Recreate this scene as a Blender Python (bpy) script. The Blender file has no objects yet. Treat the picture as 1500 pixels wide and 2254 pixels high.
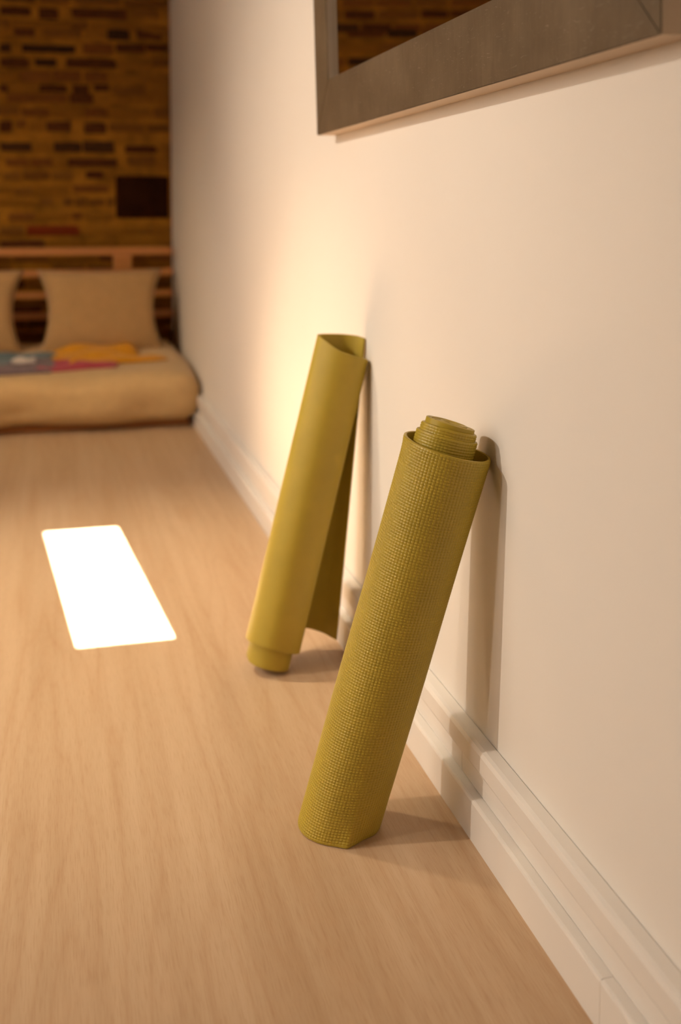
import bpy, bmesh, math, random
import numpy as np
from mathutils import Vector, Matrix

# ------------------------------------------------------------------ camera, world, lights
scene = bpy.context.scene
COL = scene.collection
vs = scene.view_settings
vs.view_transform = 'Standard'; vs.look = 'None'; vs.gamma = 1.0; vs.use_curve_mapping = False
vs.exposure = 0.50
scene.cycles.use_denoising = True
scene.cycles.max_bounces = 7
scene.cycles.diffuse_bounces = 4
scene.cycles.sample_clamp_indirect = 8.0
scene.cycles.caustics_reflective = False
scene.cycles.caustics_refractive = False

YAW, PITCH = math.radians(15.0884), math.radians(3.8464)
cam_d = bpy.data.cameras.new('camera')
cam = bpy.data.objects.new('camera', cam_d); COL.objects.link(cam)
cam.location = (-0.5788, 0.0, 0.92)
cam.rotation_euler = (math.pi/2 - PITCH, 0.0, -YAW)
cam_d.sensor_fit = 'VERTICAL'; cam_d.sensor_height = 36.0; cam_d.sensor_width = 24.0
cam_d.lens = 2350.0/2254.0*36.0
cam_d.shift_y = -(1127.0 - 628.0)/2254.0
cam_d.clip_start = 0.02
cam_d.dof.use_dof = True
cam_d.dof.focus_distance = 1.505
cam_d.dof.aperture_fstop = 2.7
cam_d.dof.aperture_blades = 0
scene.camera = cam

world = bpy.data.worlds.new('world'); scene.world = world
world.use_nodes = True
bg = world.node_tree.nodes['Background']
bg.inputs[0].default_value = (0.75, 0.86, 1.0, 1); bg.inputs[1].default_value = 0.6

def add_light(name, kind, loc, target, energy, color, **kw):
    d = bpy.data.lights.new(name, kind); d.energy = energy; d.color = color
    for k, v in kw.items(): setattr(d, k, v)
    o = bpy.data.objects.new(name, d); COL.objects.link(o); o.location = loc
    o.rotation_euler = (Vector(target) - Vector(loc)).to_track_quat('-Z', 'Y').to_euler()
    return o

SUN_DIR = Vector((-0.083, 1.0, -0.452))          # sunlight travelling in through the narrow window behind the camera
add_light('sun', 'SUN', (0, -6, 5), Vector((0, -6, 5)) + SUN_DIR, 205.0, (1.0, 0.94, 0.90), angle=math.radians(0.18))
# two small wall spotlights on the left wall and an added area fill; that wall has no window
add_light('wall_spot', 'SPOT', (-2.9, 1.74, 2.25), (-0.1, 2.45, 0.35), 128.0, (1.0, 0.86, 0.72), shadow_soft_size=0.022, spot_size=math.radians(74), spot_blend=1.0)
add_light('wall_spot', 'SPOT', (-2.9, 0.95, 2.2), (0.0, 1.8, 0.55), 27.0, (1.0, 0.88, 0.76), shadow_soft_size=0.022, spot_size=math.radians(74), spot_blend=1.0)
add_light('room_fill', 'AREA', (-3.05, 1.8, 1.5), (0.0, 1.9, 0.7), 27.0, (1.0, 0.89, 0.76), shape='RECTANGLE', size=2.2, size_y=1.5)
add_light('floor_fill', 'SPOT', (-1.5, 2.75, 2.6), (-0.62, 2.45, 0.0), 150.0, (1.0, 0.84, 0.62), shadow_soft_size=0.09, spot_size=math.radians(56), spot_blend=1.0)  # added fill to brighten the floor around the sun patch
add_light('sofa_fill', 'SPOT', (-2.3, 3.3, 2.5), (-0.9, 5.0, 0.15), 105.0, (1.0, 0.78, 0.50), shadow_soft_size=0.12, spot_size=math.radians(62), spot_blend=1.0)  # added fill to lift the dark futon corner

# ------------------------------------------------------------------ helpers
WALL = 0.036          # x of the painted wall; the lower skirting's face is x = 0
RX0, RY0, RY1, RZ = -3.2, -1.6, 5.74, 2.75

def tag(o, label=None, cat=None, group=None, kind=None):
    if label: o['label'] = label
    if cat: o['category'] = cat
    if group: o['group'] = group
    if kind: o['kind'] = kind
    return o

def link(name, me, mat=None, parent=None):
    o = bpy.data.objects.new(name, me); COL.objects.link(o)
    if mat is not None and len(me.materials) == 0: me.materials.append(mat)
    if parent is not None: o.parent = parent
    return o

def empty(name, loc=(0, 0, 0)):
    o = bpy.data.objects.new(name, None); COL.objects.link(o); o.location = loc
    o.empty_display_size = 0.05
    return o

def child(name, me, mat, parent):
    """part whose mesh is written in world coordinates"""
    o = link(name, me, mat, parent)
    o.matrix_parent_inverse = Matrix.Translation(parent.location).inverted()
    return o

def mesh_of(bm, name, smooth=False):
    me = bpy.data.meshes.new(name); bm.normal_update(); bm.to_mesh(me); bm.free()
    if smooth:
        me.polygons.foreach_set('use_smooth', [True]*len(me.polygons))
    return me

def add_box(bm, x0, x1, y0, y1, z0, z1, bevel=0.0, seg=2):
    r = bmesh.ops.create_cube(bm, size=1.0)
    vsx = r['verts']
    for v in vsx:
        v.co = Vector(((x0+x1)/2 + v.co.x*(x1-x0), (y0+y1)/2 + v.co.y*(y1-y0), (z0+z1)/2 + v.co.z*(z1-z0)))
    if bevel > 0:
        es = list({e for v in vsx for e in v.link_edges})
        bmesh.ops.bevel(bm, geom=es, offset=bevel, segments=seg, affect='EDGES', profile=0.5)

def box_mesh(name, *a, **k):
    bm = bmesh.new(); add_box(bm, *a, **k); return mesh_of(bm, name)

def prism_y(name, prof, y0, y1):
    """closed (x,z) profile extruded along y"""
    bm = bmesh.new()
    a = [bm.verts.new((x, y0, z)) for x, z in prof]; b = [bm.verts.new((x, y1, z)) for x, z in prof]
    n = len(prof)
    for i in range(n): bm.faces.new((a[i], a[(i+1) % n], b[(i+1) % n], b[i]))
    bm.faces.new(a[::-1]); bm.faces.new(b)
    bmesh.ops.recalc_face_normals(bm, faces=bm.faces)
    return mesh_of(bm, name)

def quads_mesh(name, verts, quads, smooth=True):
    me = bpy.data.meshes.new(name)
    verts = np.ascontiguousarray(verts, dtype=np.float32); quads = np.ascontiguousarray(quads, dtype=np.int32)
    nq = len(quads)
    me.vertices.add(len(verts)); me.vertices.foreach_set('co', verts.ravel())
    me.loops.add(nq*4); me.loops.foreach_set('vertex_index', quads.ravel())
    me.polygons.add(nq); me.polygons.foreach_set('loop_start', np.arange(nq, dtype=np.int32)*4)
    me.polygons.foreach_set('use_smooth', np.full(nq, smooth, dtype=bool))
    me.update(calc_edges=True); me.validate()
    return me

# ------------------------------------------------------------------ materials
def mat_new(name):
    m = bpy.data.materials.new(name); m.use_nodes = True
    nt = m.node_tree; b = nt.nodes['Principled BSDF']
    return m, nt, b

def N(nt, typ, **kw):
    n = nt.nodes.new(typ)
    for k, v in kw.items():
        if k.startswith('i_'): n.inputs[k[2:].replace('_', ' ')].default_value = v
        else: setattr(n, k, v)
    return n

def coords(nt, scale=(1, 1, 1), loc=(0, 0, 0), rot=(0, 0, 0), src='Object'):
    tc = N(nt, 'ShaderNodeTexCoord'); mp = N(nt, 'ShaderNodeMapping')
    mp.inputs['Scale'].default_value = scale; mp.inputs['Location'].default_value = loc; mp.inputs['Rotation'].default_value = rot
    nt.links.new(tc.outputs[src], mp.inputs['Vector']); return mp.outputs[0]

def noise(nt, vec, scale, detail=4, rough=0.55, dist=0.0):
    n = N(nt, 'ShaderNodeTexNoise'); n.inputs['Scale'].default_value = scale; n.inputs['Detail'].default_value = detail
    n.inputs['Roughness'].default_value = rough; n.inputs['Distortion'].default_value = dist
    nt.links.new(vec, n.inputs['Vector']); return n.outputs['Fac']

def ramp(nt, fac, stops):
    r = N(nt, 'ShaderNodeValToRGB'); e = r.color_ramp.elements
    while len(e) < len(stops): e.new(0.5)
    for el, (p, c) in zip(e, stops): el.position = p; el.color = (*c, 1) if len(c) == 3 else c
    nt.links.new(fac, r.inputs[0]); return r.outputs[0]

def mix(nt, a, b, fac, mode='MIX'):
    m = N(nt, 'ShaderNodeMix', data_type='RGBA', blend_type=mode)
    for sock, val in ((m.inputs[0], fac), (m.inputs[6], a), (m.inputs[7], b)):
        if hasattr(val, 'is_output'): nt.links.new(val, sock)
        elif isinstance(val, (int, float)): sock.default_value = val
        else: sock.default_value = (*val, 1)
    return m.outputs[2]

def math_n(nt, op, a, b=None):
    m = N(nt, 'ShaderNodeMath', operation=op)
    for sock, val in ((m.inputs[0], a), (m.inputs[1], b)):
        if val is None: continue
        if hasattr(val, 'is_output'): nt.links.new(val, sock)
        else: sock.default_value = val
    return m.outputs[0]

def bump(nt, b, h, strength=0.3, dist=0.002):
    n = N(nt, 'ShaderNodeBump'); n.inputs['Strength'].default_value = strength; n.inputs['Distance'].default_value = dist
    nt.links.new(h, n.inputs['Height']); nt.links.new(n.outputs[0], b.inputs['Normal'])

def m_floor():
    m, nt, b = mat_new('beech_laminate')
    big = noise(nt, coords(nt, (9.0, 0.55, 1)), 1.0, 3, 0.5)
    mid = noise(nt, coords(nt, (42.0, 1.5, 1), (3.1, 0.4, 0)), 1.0, 5, 0.6, 0.25)
    fine = noise(nt, coords(nt, (560.0, 24.0, 1)), 1.0, 3, 0.6)
    # cathedral figure: contour lines of a stretched noise field
    field = noise(nt, coords(nt, (8.0, 0.7, 1), (0.7, 2.3, 0)), 1.0, 2, 0.4, 0.2)
    rings = math_n(nt, 'PINGPONG', math_n(nt, 'MULTIPLY', field, 21.0), 1.0)
    rings = math_n(nt, 'POWER', rings, 3.2)
    c = ramp(nt, big, [(0.28, (0.49, 0.330, 0.192)), (0.50, (0.55, 0.382, 0.232)), (0.72, (0.585, 0.415, 0.260))])
    c = mix(nt, c, ramp(nt, mid, [(0.30, (0.82, 0.75, 0.68)), (0.60, (1, 1, 1))]), 0.6, 'MULTIPLY')
    c = mix(nt, c, (0.72, 0.56, 0.42), math_n(nt, 'MULTIPLY', rings, 0.22), 'MULTIPLY')
    c = mix(nt, c, ramp(nt, fine, [(0.30, (0.82, 0.75, 0.68)), (0.52, (1, 1, 1))]), 0.6, 'MULTIPLY')
    nt.links.new(c, b.inputs['Base Color'])
    b.inputs['Roughness'].default_value = 0.42
    b.inputs['Specular IOR Level'].default_value = 0.35
    bump(nt, b, fine, 0.12, 0.0006)
    return m

def m_plain(name, col, rough=0.6, var=0.06, vs_=6.0, bs=0.0, bscale=60, spec=0.4, metal=0.0):
    m, nt, b = mat_new(name)
    n = noise(nt, coords(nt), vs_, 4, 0.6)
    lo = tuple(c*(1-var) for c in col); hi = tuple(min(1, c*(1+var)) for c in col)
    nt.links.new(ramp(nt, n, [(0.3, lo), (0.7, hi)]), b.inputs['Base Color'])
    b.inputs['Roughness'].default_value = rough; b.inputs['Specular IOR Level'].default_value = spec; b.inputs['Metallic'].default_value = metal
    if bs > 0: bump(nt, b, noise(nt, coords(nt), bscale, 3, 0.6), bs, 0.002)
    return m

def m_wall():
    m, nt, b = mat_new('matt_wall_paint')
    n = noise(nt, coords(nt), 1.6, 3, 0.5)
    nt.links.new(ramp(nt, n, [(0.3, (0.765, 0.712, 0.642)), (0.7, (0.79, 0.738, 0.668))]), b.inputs['Base Color'])
    b.inputs['Roughness'].default_value = 0.62; b.inputs['Specular IOR Level'].default_value = 0.25
    r1 = noise(nt, coords(nt), 9.0, 3, 0.5); r2 = noise(nt, coords(nt), 260.0, 2, 0.5)
    bump(nt, b, math_n(nt, 'ADD', r1, math_n(nt, 'MULTIPLY', r2, 0.03)), 0.22, 0.006)
    return m

def m_brick(name, lo, hi, patina):
    m, nt, b = mat_new(name)
    oi = N(nt, 'ShaderNodeObjectInfo')
    c = mix(nt, lo, hi, oi.outputs['Random'])
    n = noise(nt, coords(nt, src='Generated'), 3.5, 5, 0.65)
    c = mix(nt, c, (0.28, 0.116, 0.012), math_n(nt, 'MULTIPLY', ramp(nt, n, [(0.45, (0, 0, 0)), (0.75, (1, 1, 1))]), patina))
    nt.links.new(c, b.inputs['Base Color']); b.inputs['Roughness'].default_value = 0.92; b.inputs['Specular IOR Level'].default_value = 0.1
    bump(nt, b, noise(nt, coords(nt), 70, 4, 0.6), 0.6, 0.004)
    return m

def m_mat(name, col, rough):
    m, nt, b = mat_new(name)
    n = noise(nt, coords(nt), 14.0, 4, 0.6)
    lo = tuple(c*0.93 for c in col); hi = tuple(c*1.05 for c in col)
    nt.links.new(ramp(nt, n, [(0.3, lo), (0.7, hi)]), b.inputs['Base Color'])
    b.inputs['Roughness'].default_value = rough; b.inputs['Specular IOR Level'].default_value = 0.42
    bump(nt, b, noise(nt, coords(nt), 900, 2, 0.5), 0.12, 0.0004)
    return m

def m_pewter():
    m, nt, b = mat_new('brushed_pewter')
    clouds = noise(nt, coords(nt, (1, 3, 3)), 2.2, 5, 0.62)
    brush = noise(nt, coords(nt, (60, 60, 6), rot=(0.5, 0, 0)), 2.0, 3, 0.6, 1.0)
    scr = noise(nt, coords(nt, (30, 14, 90), rot=(0.9, 0, 0)), 3.0, 2, 0.4, 2.0)
    c = ramp(nt, clouds, [(0.3, (0.110, 0.074, 0.038)), (0.7, (0.175, 0.125, 0.072))])
    c = mix(nt, c, ramp(nt, brush, [(0.3, (0.86, 0.84, 0.8)), (0.7, (1.1, 1.1, 1.1))]), 0.6, 'MULTIPLY')
    c = mix(nt, c, (0.38, 0.32, 0.24), math_n(nt, 'MULTIPLY', ramp(nt, scr, [(0.66, (0, 0, 0)), (0.74, (1, 1, 1))]), 0.35))
    nt.links.new(c, b.inputs['Base Color'])
    b.inputs['Metallic'].default_value = 0.2; b.inputs['Roughness'].default_value = 0.5
    bump(nt, b, brush, 0.08, 0.001)
    return m

def m_mirror():
    m, nt, b = mat_new('mirror_silvering')
    n = noise(nt, coords(nt), 3.0, 2, 0.5)
    nt.links.new(ramp(nt, n, [(0.0, (0.86, 0.87, 0.86)), (1.0, (0.9, 0.9, 0.89))]), b.inputs['Base Color'])
    b.inputs['Metallic'].default_value = 1.0; b.inputs['Roughness'].default_value = 0.015
    return m

def m_pane():
    m, nt, b = mat_new('clear_window_glass')
    tr = N(nt, 'ShaderNodeBsdfTransparent'); gl = N(nt, 'ShaderNodeBsdfGlossy'); gl.inputs['Roughness'].default_value = 0.02
    mx = N(nt, 'ShaderNodeMixShader'); mx.inputs[0].default_value = 0.06
    nt.links.new(tr.outputs[0], mx.inputs[1]); nt.links.new(gl.outputs[0], mx.inputs[2])
    nt.links.new(mx.outputs[0], nt.nodes['Material Output'].inputs['Surface'])
    return m

def m_wood(name, lo, hi, axis=0):
    m, nt, b = mat_new(name)
    sc = [60, 60, 60]; sc[axis] = 4
    n = noise(nt, coords(nt, tuple(sc)), 1.0, 4, 0.6, 0.3)
    nt.links.new(ramp(nt, n, [(0.3, lo), (0.7, hi)]), b.inputs['Base Color'])
    b.inputs['Roughness'].default_value = 0.5; b.inputs['Specular IOR Level'].default_value = 0.3
    return m

def m_cloth(name, col, var=0.12):
    m, nt, b = mat_new(name)
    n = noise(nt, coords(nt), 22.0, 4, 0.6)
    lo = tuple(c*(1-var) for c in col); hi = tuple(min(1, c*(1+var)) for c in col)
    nt.links.new(ramp(nt, n, [(0.3, lo), (0.7, hi)]), b.inputs['Base Color'])
    b.inputs['Roughness'].default_value = 0.9; b.inputs['Specular IOR Level'].default_value = 0.1
    b.inputs['Sheen Weight'].default_value = 0.15
    w = N(nt, 'ShaderNodeTexWave'); w.inputs['Scale'].default_value = 260
    nt.links.new(coords(nt), w.inputs['Vector']); bump(nt, b, w.outputs['Fac'], 0.08, 0.001)
    return m

MAT_FLOOR = m_floor()
MAT_WALL = m_wall()
MAT_TRIM = m_plain('satin_skirting_paint', (0.77, 0.72, 0.655), 0.33, 0.03, 3.0, spec=0.45)
MAT_CEIL = m_plain('ceiling_paint', (0.66, 0.58, 0.50), 0.8, 0.02, 2.0)
MAT_MORTAR = m_plain('ochre_lime_mortar', (0.26, 0.108, 0.011), 0.95, 0.35, 9.0, bs=0.8, bscale=45, spec=0.1)
BRICK = {
    'd': m_brick('dark_brown_brick', (0.065, 0.020, 0.006), (0.10, 0.034, 0.009), 0.25),
    'k': m_brick('sooty_brick', (0.036, 0.016, 0.007), (0.06, 0.026, 0.009), 0.2),
    'r': m_brick('red_brown_brick', (0.15, 0.050, 0.010), (0.19, 0.068, 0.013), 0.45),
    'R': m_brick('brick_red', (0.17, 0.028, 0.006), (0.19, 0.032, 0.007), 0.1),
    'm': m_brick('tan_brown_brick', (0.15, 0.058, 0.010), (0.20, 0.08, 0.013), 0.5),
    'o': m_brick('mortar_smeared_brick', (0.22, 0.088, 0.009), (0.28, 0.115, 0.012), 0.8),
}
MAT_BEAM = m_plain('dark_old_timber', (0.024, 0.0075, 0.003), 0.95, 0.3, 12.0, spec=0.03)
MAT_MAT1 = m_mat('olive_mat_textured', (0.43, 0.308, 0.030), 0.38)
MAT_MAT2 = m_mat('olive_mat_smooth', (0.41, 0.292, 0.030), 0.55)
MAT_PEWTER = m_pewter()
MAT_SIDE = m_plain('tan_frame_edge', (0.47, 0.36, 0.25), 0.55, 0.05, 8.0)  # also on the pewter inner lip, where the paler tone stands for light
MAT_MIRROR = m_mirror()
MAT_FRAME = m_wood('orange_pine', (0.42, 0.16, 0.045), (0.52, 0.21, 0.06), 0)
MAT_FUTON = m_cloth('ecru_futon_canvas', (0.56, 0.37, 0.17), 0.05)
MAT_CUSH = m_cloth('tan_cushion_cotton', (0.42, 0.255, 0.11), 0.05)

# ------------------------------------------------------------------ room shell
tag(link('floor', box_mesh('floor', RX0, WALL, RY0, RY1, -0.05, 0.0), MAT_FLOOR), 'pale beech laminate floor with grain running along the wall', 'floor', kind='structure')
tag(link('wall_right', box_mesh('wall_right', WALL, WALL+0.12, RY0-0.1, RY1+0.1, -0.05, RZ+0.05), MAT_WALL), 'cream painted wall the mats lean against', 'wall', kind='structure')
tag(link('wall_left', box_mesh('wall_left', RX0-0.12, RX0, RY0-0.1, RY1+0.1, -0.05, RZ+0.05), MAT_WALL), 'painted wall opposite the mirror', 'wall', kind='structure')
tag(link('ceiling', box_mesh('ceiling', RX0-0.1, WALL+0.1, RY0-0.1, RY1+0.1, RZ, RZ+0.1), MAT_CEIL), 'plain painted ceiling over the room', 'ceiling', kind='structure')

# wall behind the camera with a narrow window that lets the sun onto the floor
def wy(yf, dz): return (yf - RY0)*0.452
WX0, WX1, WZ0, WZ1 = -0.2235, -0.0155, wy(2.271, 0), wy(3.16, 0)
bm = bmesh.new()
for a in ((RX0, WX0, -0.05, RZ), (WX1, WALL, -0.05, RZ), (WX0, WX1, -0.05, WZ0), (WX0, WX1, WZ1, RZ)):
    add_box(bm, a[0], a[1], RY0-0.012, RY0, a[2], a[3])
tag(link('wall_front', mesh_of(bm, 'wall_front'), MAT_WALL), 'painted wall behind the viewer with a narrow window', 'wall', kind='structure')
win = tag(empty('window_1', ((WX0+WX1)/2, RY0-0.006, WZ0)), 'narrow tall window the sun comes through', 'window', kind='structure')
child('pane', box_mesh('pane', WX0, WX1, RY0-0.008, RY0-0.006, WZ0, WZ1), m_pane(), win)
bm = bmesh.new()
for a in ((WX0-0.03, WX0, WZ0-0.03, WZ1+0.03), (WX1, WX1+0.03, WZ0-0.03, WZ1+0.03), (WX0, WX1, WZ0-0.03, WZ0), (WX0, WX1, WZ1, WZ1+0.03)):
    add_box(bm, a[0], a[1], RY0, RY0+0.012, a[2], a[3])
child('window_frame', mesh_of(bm, 'window_frame'), MAT_TRIM, win)

# skirting: low board, ledge, and a two-piece cover moulding above it
bb = tag(empty('baseboard_right', (WALL, 2.0, 0.0)), 'cream stepped skirting along the painted wall', 'baseboard', kind='structure')
low = [(WALL, 0.0), (0.0, 0.0), (0.0, 0.0585), (0.0012, 0.0618), (0.004, 0.0630), (WALL, 0.0630)]
pan = [(WALL-0.0012, 0.0642), (0.0165, 0.0642), (0.0158, 0.080), (0.0165, 0.0990), (WALL-0.0012, 0.0990)]
up = [(WALL-0.0012, 0.0996), (0.0122, 0.0996), (0.0112, 0.1012), (0.0104, 0.104), (0.0108, 0.1285), (0.0135, 0.1345), (0.0185, 0.1368), (WALL-0.0012, 0.1375)]
for y0, y1 in ((RY0, 1.0270), (1.0276, RY1-0.02)):
    child('skirting_board', prism_y('skirting_board', low, y0, y1), MAT_TRIM, bb)
child('cover_moulding', prism_y('cover_moulding', up, RY0, RY1-0.02), MAT_TRIM, bb)
for y0, y1 in ((RY0, 1.4868), (1.4881, RY1-0.02)):
    child('skirting_panel', prism_y('skirting_panel', pan, y0, y1), MAT_TRIM, bb)

# ------------------------------------------------------------------ brick wall at the far end
BY = 5.72     # brick faces
KB = 1.0495   # the brick measurements below were taken for a nearer wall
wb = tag(link('wall_back', box_mesh('wall_back', RX0, WALL, BY+0.012, BY+0.15, -0.05, RZ+0.05), MAT_MORTAR), 'old brown brick wall with smeared ochre mortar at the far end', 'wall', kind='structure')
ROWS = [
 [(-0.804,-0.663,1.88,1.908,'d'),(-0.626,-0.534,1.869,1.91,'d'),(-0.472,-0.2,1.881,1.921,'d'),(-0.178,-0.058,1.902,1.925,'m')],
 [(-0.805,-0.766,1.81,1.846,'m'),(-0.466,-0.397,1.826,1.851,'m')],
 [(-0.739,-0.645,1.78,1.811,'d'),(-0.604,-0.426,1.786,1.817,'m'),(-0.3,-0.194,1.782,1.823,'k'),(-0.158,-0.037,1.792,1.83,'d')],
 [(-0.807,-0.758,1.703,1.732,'k'),(-0.707,-0.455,1.708,1.733,'k'),(-0.419,-0.273,1.708,1.751,'r'),(-0.258,-0.117,1.724,1.754,'d'),(-0.109,-0.002,1.736,1.757,'d')],
 [(-0.809,-0.675,1.633,1.663,'d'),(-0.647,-0.545,1.641,1.669,'k'),(-0.503,-0.26,1.641,1.674,'d'),(-0.082,-0.003,1.661,1.686,'m')],
 [(-0.716,-0.574,1.563,1.607,'r'),(-0.563,-0.429,1.568,1.613,'r'),(-0.415,-0.303,1.572,1.611,'r')],
 [(-0.811,-0.778,1.511,1.535,'d'),(-0.629,-0.499,1.52,1.54,'d'),(-0.471,-0.395,1.512,1.545,'d'),(-0.367,-0.297,1.529,1.552,'d')],
 [(-0.779,-0.644,1.463,1.494,'r'),(-0.637,-0.5,1.467,1.498,'r'),(-0.486,-0.375,1.466,1.502,'d'),(-0.191,-0.077,1.478,1.504,'o')],
 [(-0.713,-0.584,1.398,1.426,'r'),(-0.417,-0.306,1.401,1.433,'r'),(-0.077,-0.005,1.408,1.442,'m')],
 [(-0.815,-0.762,1.32,1.361,'d'),(-0.734,-0.694,1.346,1.366,'r'),(-0.598,-0.482,1.326,1.366,'d'),(-0.418,-0.314,1.322,1.362,'d')],
 [(-0.817,-0.669,1.227,1.26,'k'),(-0.565,-0.434,1.227,1.264,'k'),(-0.427,-0.273,1.226,1.273,'k'),(-0.223,-0.065,1.229,1.252,'d')],
 [(-0.792,-0.684,1.156,1.183,'r'),(-0.673,-0.574,1.157,1.184,'r'),(-0.498,-0.26,1.157,1.187,'d'),(-0.209,-0.073,1.167,1.201,'m')],
 [(-0.806,-0.726,1.089,1.116,'m'),(-0.575,-0.478,1.094,1.118,'m'),(-0.415,-0.331,1.099,1.124,'d')],
 [(-0.754,-0.673,1.018,1.039,'m'),(-0.479,-0.304,1.031,1.055,'r')],
 [(-0.632,-0.578,0.965,0.99,'m'),(-0.522,-0.481,0.966,0.991,'m'),(-0.403,-0.326,0.966,0.987,'m')],
 [(-0.783,-0.661,0.891,0.916,'r'),(-0.481,-0.44,0.898,0.919,'r')],
 [(-0.703,-0.451,0.818,0.855,'R')],
 [(-0.827,-0.616,0.755,0.785,'d')],
]
ROWS = [[(-0.5788+(a+0.5788)*KB, -0.5788+(b+0.5788)*KB, 0.92+(c-0.92)*KB, 0.92+(d-0.92)*KB, t) for a, b, c, d, t in r] for r in ROWS]
rng = random.Random(11)
def brick_variant(seed):
    r = random.Random(seed); bm = bmesh.new()
    add_box(bm, -0.5, 0.5, -0.5, 0.5, -0.5, 0.5)
    bmesh.ops.subdivide_edges(bm, edges=bm.edges[:], cuts=1, use_grid_fill=True)
    for v in bm.verts:
        k = sum(abs(abs(c)-0.5) < 1e-4 for c in v.co)
        if k >= 2: v.co *= (0.93 if k == 3 else 0.97)
        v.co += Vector((r.uniform(-.02, .02), r.uniform(-.10, .10), r.uniform(-.05, .05)))
    return mesh_of(bm, 'brick', True)
BRICK_MESH = {}
for k, mt in BRICK.items():
    BRICK_MESH[k] = []
    for s in range(3):
        me = brick_variant(s*7+1); me.materials.append(mt); BRICK_MESH[k].append(me)
stuff = bmesh.new()
BEAM = (-0.255, 0.020, 0.896, 1.117)
def lay_brick(x0, x1, z0, z1, t):
    if z1 > BEAM[2]-0.01 and z0 < BEAM[3]+0.01 and x1 > BEAM[0]-0.012:
        x1 = BEAM[0]-0.014
    if x1 - x0 < 0.03 or z1 < 0: return
    seen = (x0 > -1.06 and z0 > 0.38 and z0 < 2.16) or (x0 > -2.15 and 1.5 < z0 < 2.25)
    dp = rng.uniform(0.022, 0.034)
    if seen:
        o = bpy.data.objects.new('brick', rng.choice(BRICK_MESH[t])); COL.objects.link(o); o.parent = wb
        o.location = ((x0+x1)/2, BY+0.016-0.0, (z0+z1)/2); o.scale = (x1-x0, dp, z1-z0)
        o.rotation_euler = (0, rng.uniform(-.008, .008), 0)
    else:
        add_box(stuff, x0, x1, BY+0.016-dp/2, BY+0.03, z0, z1)
def fill_gap(a, b, z0, z1, explicit):
    x = a
    while b - x > 0.05:
        L = rng.uniform(0.15, 0.25)
        if b - x - L < 0.08: L = b - x
        if explicit: t = rng.choice('oooomo')
        else: t = rng.choice('ddkrrrmmmood')
        lay_brick(x, min(x+L, b), z0 + rng.uniform(0, .006), z1 - rng.uniform(0, .006), t)
        x += L + rng.uniform(0.010, 0.018)
def lay_row(items, zc, explicit):
    items = sorted(items); h = 0.049
    xs = RX0 + rng.uniform(0, 0.15)
    if explicit:
        fill_gap(xs, -0.845, zc-h/2, zc+h/2, False)
        cur = -0.84
        for x0, x1, z0, z1, t in items:
            fill_gap(cur, x0-0.012, zc-h/2, zc+h/2, True)
            ex = 0.006
            lay_brick(x0-0.002, x1+0.002, z0-ex, z1+ex, t); cur = x1+0.014
        fill_gap(cur, WALL-0.006, zc-h/2, zc+h/2, True)
    else:
        fill_gap(xs, WALL-0.006, zc-h/2, zc+h/2, False)
for r in ROWS:
    lay_row(r, sum((i[2]+i[3])/2 for i in r)/len(r), True)
z = ROWS[-1][0][2] - 0.055
while z > 0.03: lay_row([], z, False); z -= 0.067
z = 2.014
while z < RZ-0.02: lay_row([], z, False); z += 0.067
st = link('brickwork', mesh_of(stuff, 'brickwork'), BRICK['r'], wb); st['kind'] = 'stuff'
o = link('beam_end', box_mesh('beam_end', BEAM[0], BEAM[1], BY-0.004, BY+0.05, BEAM[2], BEAM[3], bevel=0.008), MAT_BEAM, wb)
o['label'] = 'dark square timber beam end set in the bricks'

# ------------------------------------------------------------------ yoga mats
def slab(PL, s, t, th, hi_disp=None):
    """thick sheet along centre surface PL(S,T)->(...,3); returns verts, quads. outward = dP/dt x dP/ds side"""
    S, T = np.meshgrid(s, t, indexing='ij')
    P = PL(S, T); e = 1e-4
    ds = PL(S+e, T) - PL(S-e, T); dt = PL(S, T+e) - PL(S, T-e)
    n = np.cross(ds, dt); n /= np.linalg.norm(n, axis=-1, keepdims=True)+1e-12
    d = np.zeros(S.shape) if hi_disp is None else hi_disp(S, T)
    out = P + n*(th/2 + d)[..., None]; inn = P - n*(th/2)
    ns, ntt = S.shape
    idx = np.arange(ns*ntt).reshape(ns, ntt)
    def grid(i): return np.stack([i[:-1, :-1], i[1:, :-1], i[1:, 1:], i[:-1, 1:]], -1).reshape(-1, 4)
    V = [out.reshape(-1, 3), inn.reshape(-1, 3)]; off = ns*ntt
    Q = [grid(idx), grid(idx+off)[:, ::-1]]
    # rims: separate verts with a mid line pushed out so that the foam edge reads rounded
    base = 2*off
    def strip(A, B, dirv):
        nonlocal base
        k = len(A); M = (A+B)/2 + dirv*th*0.22
        A2 = A*0.98+B*0.02; B2 = B*0.98+A*0.02
        V.extend([A2, M, B2]); i = np.arange(k)
        for q in (0, 1):
            a = base+q*k+i; b = base+(q+1)*k+i
            Q.append(np.stack([a[:-1], a[1:], b[1:], b[:-1]], -1))
        base += 3*k
    def unit(v): return v/(np.linalg.norm(v, axis=-1, keepdims=True)+1e-12)
    strip(out[:, -1], inn[:, -1], unit(dt[:, -1])); strip(inn[:, 0], out[:, 0], -unit(dt[:, 0]))
    strip(inn[-1], out[-1], unit(ds[-1])); strip(out[0], inn[0], -unit(ds[0]))
    return np.concatenate(V), np.concatenate(Q)

def join_parts(name, parts, flip=False):
    V, Q, o = [], [], 0
    for v, q in parts: V.append(v); Q.append(q+o); o += len(v)
    Q = np.concatenate(Q)
    return quads_mesh(name, np.concatenate(V), Q[:, ::-1] if flip else Q)

def sstep(x, a, b):
    u = np.clip((x-a)/(b-a), 0, 1); return u*u*(3-2*u)

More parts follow.
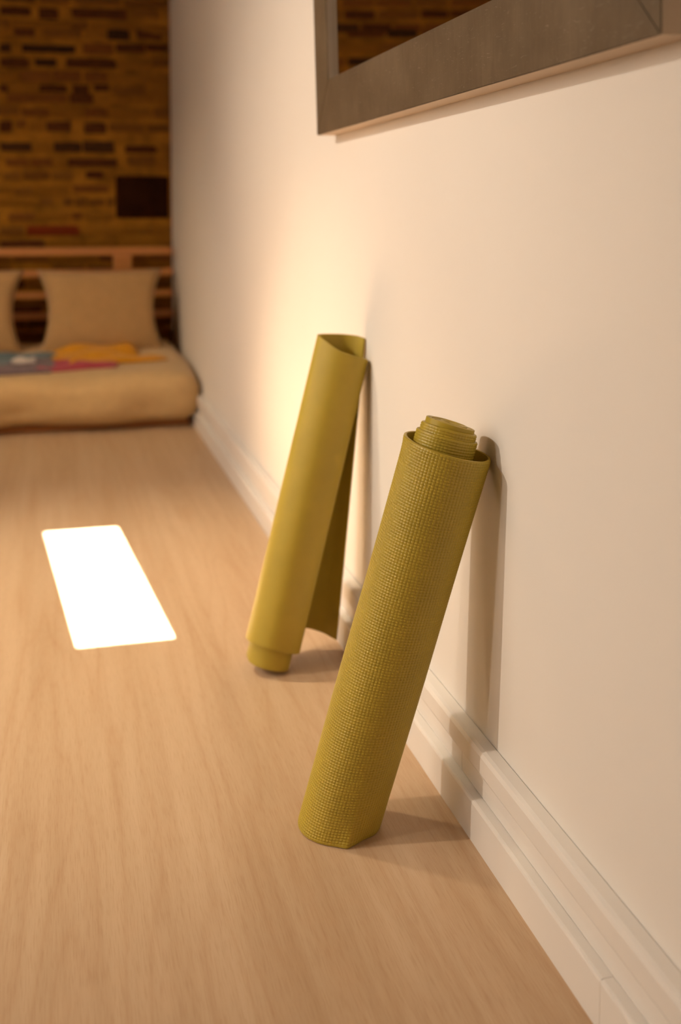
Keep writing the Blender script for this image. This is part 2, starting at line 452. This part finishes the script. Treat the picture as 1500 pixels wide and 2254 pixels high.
TH = 0.0042
PU, PV = 0.0048, 0.0043        # weave pitch around / along
def weave(u, v, amp):
    a = np.abs(np.sin(np.pi*u)); b = np.abs(np.sin(np.pi*v))
    return amp*(np.power(a, 0.36)*np.power(b, 0.46))

# --- front mat: textured, core telescoped upward
b1 = np.array([-0.1786, 1.503, -0.0079]); a1 = np.array([-0.0212, 1.4461, 0.6]) - b1; a1 /= np.linalg.norm(a1)
e11 = np.array([1.0, 0, 0]) - a1[0]*a1; e11 /= np.linalg.norm(e11); e12 = np.cross(a1, e11)
L1 = 0.61
PH0 = math.radians(72)
NT = 8
def wrap1(S, T):
    """outer loose wrap: S = angle (rad) from PH0, T = 0..1 from the floor to the rim"""
    ph = PH0 + S
    big = sstep(S, 0.0, 1.0)
    rt = 0.0500 + (0.0632-0.0500)*big - 0.0085*sstep(S, 4.8, 5.7) - 0.0028*np.exp(-((S-1.9)/0.7)**2)
    rb = 0.0490 + (0.0578-0.0490)*big - 0.0015*sstep(S, 4.9, 6.1)
    r = rb*(1-T) + rt*T
    d = np.angle(np.exp(1j*(ph - math.radians(-97))))
    fl = np.exp(-T*L1/0.030)
    r = r + fl*(0.0072*np.exp(-(np.abs(d)/0.16)**1.3))
    d2 = np.angle(np.exp(1j*(ph - math.radians(-66))))
    r = r - 0.0045*np.exp(-(d2/0.26)**2)*np.exp(-T*L1/0.05)
    # lip curls outward a little at the rim on the left
    d3 = np.angle(np.exp(1j*(ph - math.radians(172))))
    r = r + 0.0032*np.exp(-(d3/0.7)**2)*np.exp(-(1-T)*L1/0.010)
    # very slight sag waves
    r = r + 0.0006*np.sin(2.0*ph+7*T)*np.sin(np.pi*T)
    c = np.cos(ph)[..., None]*e11 + np.sin(ph)[..., None]*e12
    bot = b1 + c*r[..., None]
    bot = bot + a1*((0.0012-bot[..., 2])/a1[2])[..., None]
    top = b1 + a1*L1 + c*r[..., None]
    return bot*(1-T[..., None]) + top*T[..., None]
S_END = math.radians(352)
nu = int(round(0.061*S_END/PU)); nv = int(round(L1/PV))
def disp1(S, T):
    edge = sstep(T, 0.0, 0.006)*sstep(1-T, 0.0, 0.006)
    return weave(S/S_END*nu, T*nv, 0.00112)*edge
K = 6
parts = [slab(wrap1, np.linspace(0, S_END, nu*K+1), np.linspace(0, 1, nv*K+1), TH, disp1)]
R_IN, R_OUT = 0.0125, 0.0455
def core1(S, T):
    """S in turns (0..NT), T in 0..1 up"""
    ph = PH0 + (S-NT)*2*np.pi
    r = R_IN + (R_OUT-R_IN)*S/NT
    off = 0.0345 - 0.0075*sstep(S, NT-2.06, NT-1.94) - 0.0105*sstep(S, NT-1.06, NT-0.94) + 0.0012*np.sin(5*S)
    cen = -0.0065*e11; lift = -0.085*np.sin(ph - math.radians(-20))*r*sstep(T, 0.5, 1.0)
    p = b1 + cen + a1*(0.03 + (L1+off-0.03)*T + lift)[..., None] + (np.cos(ph)*r)[..., None]*e11 + (np.sin(ph)*r*0.94)[..., None]*e12
    return p
def tt_top(): return np.concatenate([np.linspace(0, 0.86, 12)[:-1], np.linspace(0.86, 1, 31)])
parts.append(slab(core1, np.linspace(0, NT-2.1, 240), np.array([0, .3, .6, .9, .97, 1.0]), TH*0.92))
def disp_core(S, T):
    return weave(2*np.pi*(R_IN*S+(R_OUT-R_IN)*S*S/(2*NT))/PU, T*0.615/PV, 0.00105)*sstep(T, 0.85, 0.87)*sstep(1-T, 0.0, 0.004)
ncell = int(2*np.pi*0.043/PU)
tfine = np.concatenate([np.linspace(0, 0.85, 8)[:-1], np.linspace(0.85, 1, int(0.15*0.62/PV*K))])
parts.append(slab(core1, np.linspace(NT-2.1, NT, int(2.1*ncell*K)), tfine, TH*0.92, disp_core))
me = join_parts('yoga_mat', parts)
mat1 = tag(link('yoga_mat', me, MAT_MAT1), 'rolled olive yoga mat with woven grid texture, nearest and in sharp focus', 'yoga mat', 'rolled yoga mats leaning on the wall')

# --- rear mat: smooth side out, core telescoped downward, outer end hanging loose
def catmull(pts):
    P = np.array(pts, float); n = len(P)
    Pe = np.vstack([2*P[0]-P[1], P, 2*P[-1]-P[-2]])
    def f(S):
        u = np.clip(S, -0.2, 1.2)*(n-1); i = np.clip(np.floor(u).astype(int), 0, n-2); w = (u-i)[..., None]
        p0, p1, p2, p3 = Pe[i], Pe[i+1], Pe[i+2], Pe[i+3]
        return 0.5*((2*p1) + (-p0+p2)*w + (2*p0-5*p1+4*p2-p3)*w*w + (-p0+3*p1-3*p2+p3)*w**3)
    return f
BOT2 = catmull([(-0.140, 2.119, 0.030), (-0.111, 2.066, 0.031), (-0.132, 2.031, 0.043), (-0.1736, 2.020, 0.060), (-0.205, 2.043, 0.067), (-0.2145, 2.075, 0.066),
                (-0.200, 2.108, 0.062), (-0.145, 2.131, 0.054), (-0.085, 2.149, 0.047), (-0.046, 2.133, 0.040), (-0.020, 2.104, 0.031)])
TOP2 = catmull([(0.010, 2.095, 0.615), (0.0325, 2.060, 0.6235), (0.008, 2.036, 0.633), (-0.030, 2.036, 0.646), (-0.055, 2.056, 0.665), (-0.064, 2.079, 0.675),
                (-0.053, 2.099, 0.6745), (-0.028, 2.109, 0.673), (-0.002, 2.112, 0.671), (0.022, 2.099, 0.6685), (0.0325, 2.078, 0.6655)])
def wrap2(S, T):
    return BOT2(S)*(1-T[..., None]) + TOP2(S)*T[..., None]
b2 = np.array([-0.173, 2.0706, 0.0118]); a2 = np.array([-0.0257, 2.0752, 0.6]) - b2; a2 /= np.linalg.norm(a2)
e21 = np.array([1.0, 0, 0]) - a2[0]*a2; e21 /= np.linalg.norm(e21); e22 = np.cross(a2, e21)
def core2(S, T):
    ph = math.radians(60) - (S-NT)*2*np.pi
    r = 0.012 + 0.0335*S/NT
    off = 0.004*(NT-S)/NT*0 + 0.012*sstep(S, NT-0.75, NT)
    return b2 + a2*(0.001 + off + 0.605*T)[..., None] + (np.cos(ph)*r)[..., None]*e21 + (np.sin(ph)*r)[..., None]*e22
parts = [slab(wrap2, np.linspace(0, 1, 220), np.linspace(0, 1, 60), TH),
         slab(core2, np.linspace(0, NT, 420), np.linspace(0, 1, 12), TH*0.92)]
me = join_parts('yoga_mat', parts, flip=True)
mat2 = tag(link('yoga_mat', me, MAT_MAT2), 'loosely rolled smooth olive yoga mat with hanging flap, farther from viewer, slightly blurred', 'yoga mat', 'rolled yoga mats leaning on the wall')

# ------------------------------------------------------------------ mirror
mir = tag(empty('wall_mirror', (WALL, 1.62, 1.0935)), 'large wall mirror in a wide scuffed pewter frame above the mats', 'mirror')
MY0, MY1, MH, FW_, TK = 0.926, 2.313, 0.95, 0.110, 0.045
def rail(name, quad, inner):
    """quad: 4 (y,z) corners of the mitred rail in mirror-local coords, front at x=-TK"""
    bm = bmesh.new()
    f = [bm.verts.new((-TK, y, z)) for y, z in quad]; k = [bm.verts.new((-0.001, y, z)) for y, z in quad]
    faces = [bm.faces.new(f), bm.faces.new(k[::-1])]
    for i in range(4):
        fc = bm.faces.new((f[i], k[i], k[(i+1) % 4], f[(i+1) % 4])); fc.material_index = 1
    bmesh.ops.recalc_face_normals(bm, faces=bm.faces)
    es = [e for e in bm.edges if abs(e.verts[0].co.x+TK) < 1e-6 and abs(e.verts[1].co.x+TK) < 1e-6]
    bmesh.ops.bevel(bm, geom=es, offset=0.0012, segments=2, affect='EDGES')
    me = mesh_of(bm, name); me.materials.append(MAT_PEWTER); me.materials.append(MAT_SIDE)
    return link(name, me, None, mir)
ya, yb, zt = MY0-1.62, MY1-1.62, MH
rail('frame_rail', [(ya, 0), (yb, 0), (yb-FW_, FW_), (ya+FW_, FW_)], 2)
rail('frame_rail', [(ya, zt), (ya+FW_, zt-FW_), (yb-FW_, zt-FW_), (yb, zt)], 1)
rail('frame_stile', [(yb, 0), (yb, zt), (yb-FW_, zt-FW_), (yb-FW_, FW_)], 2)
rail('frame_stile', [(ya, 0), (ya+FW_, FW_), (ya+FW_, zt-FW_), (ya, zt)], 1)
gx = -TK + 0.012
glass = link('mirror_glass', box_mesh('mirror_glass', gx, gx+0.005, ya+FW_-0.004, yb-FW_+0.004, FW_-0.004, zt-FW_+0.004), MAT_MIRROR, mir)
mir.rotation_euler = (0, math.radians(-1.6), 0)

# ------------------------------------------------------------------ futon in the far corner
fr = tag(empty('slatted_sofa', (-0.72, 5.55, 0.0)), 'low orange pine sofa frame with slatted backrest against the brick wall', 'sofa')
FX0, FX1 = -1.50, 0.018
for z0, z1 in ((0.709, 0.749), (0.600, 0.638), (0.4915, 0.529), (0.388, 0.4235)):
    child('back_slat', box_mesh('back_slat', FX0, FX1, 5.535, 5.560, z0, z1, bevel=0.004), MAT_FRAME, fr)
for x0 in (-1.50, -1.02, -0.2815):
    child('back_post', box_mesh('back_post', x0, x0+0.091, 5.5605, 5.600, 0.0, 0.745, bevel=0.004), MAT_FRAME, fr)
    child('post_face', box_mesh('post_face', x0, x0+0.091, 5.534, 5.5604, 0.6375, 0.7085, bevel=0.003), MAT_FRAME, fr)
for y0 in (4.64, 4.88, 5.12, 5.40):
    child('base_slat', box_mesh('base_slat', FX0, FX1-0.03, y0, y0+0.06, 0.0, 0.024), MAT_FRAME, fr)

def rounded_block(name, x0, x1, y0, y1, z0, z1, nx, ny, nz, p, disp):
    """superellipsoid-cornered block; disp(x,y,z,n)->offset"""
    bm = bmesh.new(); bmesh.ops.create_cube(bm, size=2.0)
    bmesh.ops.subdivide_edges(bm, edges=bm.edges[:], cuts=23, use_grid_fill=True)
    cx, cy, cz = (x0+x1)/2, (y0+y1)/2, (z0+z1)/2; hx, hy, hz = (x1-x0)/2, (y1-y0)/2, (z1-z0)/2
    for v in bm.verts:
        q = Vector((v.co.x*hx, v.co.y*hy, v.co.z*hz)); r = p
        inner = Vector((max(-hx+r, min(hx-r, q.x)), max(-hy+r, min(hy-r, q.y)), max(-hz+r, min(hz-r, q.z))))
        d = q - inner
        if d.length > 1e-9:
            m = max(abs(d.x), abs(d.y), abs(d.z)); d = d.normalized()*m
        w = inner + d
        v.co = Vector((cx, cy, cz)) + w
        v.co += disp(v.co, d.normalized() if d.length > 0 else Vector((0, 0, 1)))
    return mesh_of(bm, name, True)

TUFTS = [(-0.47, 4.575, 0.215), (-1.0, 4.575, 0.215), (-0.2, 4.52, 0.09), (-0.72, 4.52, 0.09), (-0.22, 5.0, 0.25), (-0.75, 5.0, 0.25), (-1.2, 5.0, 0.25)]
def mdisp(c, n):
    d = 0.0
    for t in TUFTS:
        r2 = (c - Vector(t)).length_squared
        d -= 0.034*math.exp(-r2/(0.035**2)) + 0.020*math.exp(-r2/(0.11**2))
    d += 0.006*math.sin(c.x*9.0+1)*math.sin(c.y*8)
    return n*d + Vector((0, 0, 0.045*max(0.0, (c.y-4.6)/0.9)*max(0.0, (c.z-0.026)/0.22)))
me = rounded_block('futon_mattress', -1.52, 0.030, 4.515, 5.525, 0.026, 0.243, 24, 12, 8, 0.085, mdisp)
from mathutils.bvhtree import BVHTree
_bm = bmesh.new(); _bm.from_mesh(me); MATTRESS = BVHTree.FromBMesh(_bm); _bm.free()
def mattress_top(x, y):
    hit = MATTRESS.ray_cast(Vector((x, y, 1.0)), Vector((0, 0, -1)))
    return hit[0].z if hit[0] else 0.1
tag(link('futon_mattress', me, MAT_FUTON), 'thick ecru futon mattress lying low in the far corner', 'mattress')

def cushion(name, c, w, h, th, tilt, rz, seed, label):
    n = 30; bm = bmesh.new(); r = random.Random(seed)
    gr = {}
    for side in (1, -1):
        for i in range(n+1):
            for j in range(n+1):
                u, v = i/n*2-1, j/n*2-1
                edge = (i in (0, n)) or (j in (0, n))
                if edge and side == -1: gr[(side, i, j)] = gr[(1, i, j)]; continue
                pin_u = 1 - 0.17*(1-v*v)**1.0*abs(u)**3; pin_v = 1 - 0.05*(1-u*u)*abs(v)**3
                x = u*w/2*pin_u; zz = v*h/2*pin_v
                t = th/2*((1-u**4)*(1-v**4))**0.5*(0.9+0.1*math.cos(3*u+2*v+seed))
                gr[(side, i, j)] = bm.verts.new((x, -side*t, zz))
    for side in (1, -1):
        for i in range(n):
            for j in range(n):
                q = [gr[(side, i, j)], gr[(side, i+1, j)], gr[(side, i+1, j+1)], gr[(side, i, j+1)]]
                bm.faces.new(q if side == 1 else q[::-1])
    me = mesh_of(bm, name, True)
    o = tag(link(name, me, MAT_CUSH), label, 'cushion', 'cushions on the futon')
    o.location = c; o.rotation_euler = (tilt, 0, rz)
    return o
cushion('cushion', (-0.356, 5.285, 0.447), 0.60, 0.42, 0.16, math.radians(-20), 0.0, 1, 'tan cushion at the wall end of the futon, shown whole')
cushion('cushion', (-1.025, 5.285, 0.450), 0.62, 0.42, 0.16, math.radians(-20), 0.0, 4, 'tan cushion cut off by the left edge of the picture')

# colourful folded throw on the mattress
th_ = tag(empty('folded_throw', (-0.6, 4.85, 0.245)), 'crumpled throw in mustard, pink and teal lying on the futon mattress', 'throw')
def cloth(name, poly_c, w, d, rot, zbase, col, seed, hgt):
    n = 22; V = []; Q = []
    rr = np.random.RandomState(seed); ph = rr.uniform(0, 6.28, 8)
    for lay in (1, 0):
        for i in range(n+1):
            for j in range(n+1):
                u, v = i/n*2-1, j/n*2-1
                rad = 1+0.10*math.sin(3*math.atan2(v, u)+ph[0])+0.07*math.sin(5*math.atan2(v, u)+ph[1])
                x = u*w/2*rad; y = v*d/2*rad
                edge = min(1, (1-max(abs(u), abs(v)))*5)
                z = 0.004 + hgt*(0.15+0.85*edge)*(0.55+0.25*math.sin(5*u+ph[2]+2*v)+0.2*math.sin(7*v+ph[3]+1.5*u)) if lay else 0
                wx, wy_ = x*math.cos(rot)-y*math.sin(rot)+poly_c[0], x*math.sin(rot)+y*math.cos(rot)+poly_c[1]
                V.append((wx, wy_, mattress_top(wx, wy_) + zbase + z))
    m1 = (n+1)**2
    for lay in (0, 1):
        for i in range(n):
            for j in range(n):
                a = lay*m1+i*(n+1)+j; q = [a, a+n+1, a+n+2, a+1]; Q.append(q if lay == 0 else q[::-1])
    bd = [i*(n+1) for i in range(n+1)] + [n*(n+1)+j for j in range(1, n+1)] + [i*(n+1)+n for i in range(n-1, -1, -1)] + [j for j in range(n-1, 0, -1)]
    for k in range(len(bd)):
        a, b = bd[k], bd[(k+1) % len(bd)]; Q.append([a, a+m1, b+m1, b])
    me = quads_mesh(name, np.array(V), np.array(Q)); bm = bmesh.new(); bm.from_mesh(me); bmesh.ops.recalc_face_normals(bm, faces=bm.faces); bm.to_mesh(me); bm.free()
    me.polygons.foreach_set('use_smooth', [True]*len(me.polygons))
    return child(name, me, m_cloth(name+'_cotton', col), th_)
cloth('mustard_panel', (-0.37, 5.00), 0.42, 0.40, 0.25, 0.004, (0.62, 0.27, 0.008), 3, 0.036)
cloth('pink_panel', (-0.50, 4.775), 0.36, 0.14, 0.10, 0.0015, (0.36, 0.055, 0.075), 5, 0.022)
cloth('teal_panel', (-0.82, 4.97), 0.46, 0.26, 0.05, 0.003, (0.12, 0.155, 0.165), 8, 0.030)
cloth('grey_panel', (-0.82, 4.73), 0.50, 0.17, 0.04, 0.0015, (0.17, 0.12, 0.125), 9, 0.030)
cloth('white_patch', (-0.71, 4.80), 0.10, 0.07, 0.0, 0.022, (0.55, 0.47, 0.42), 12, 0.016)
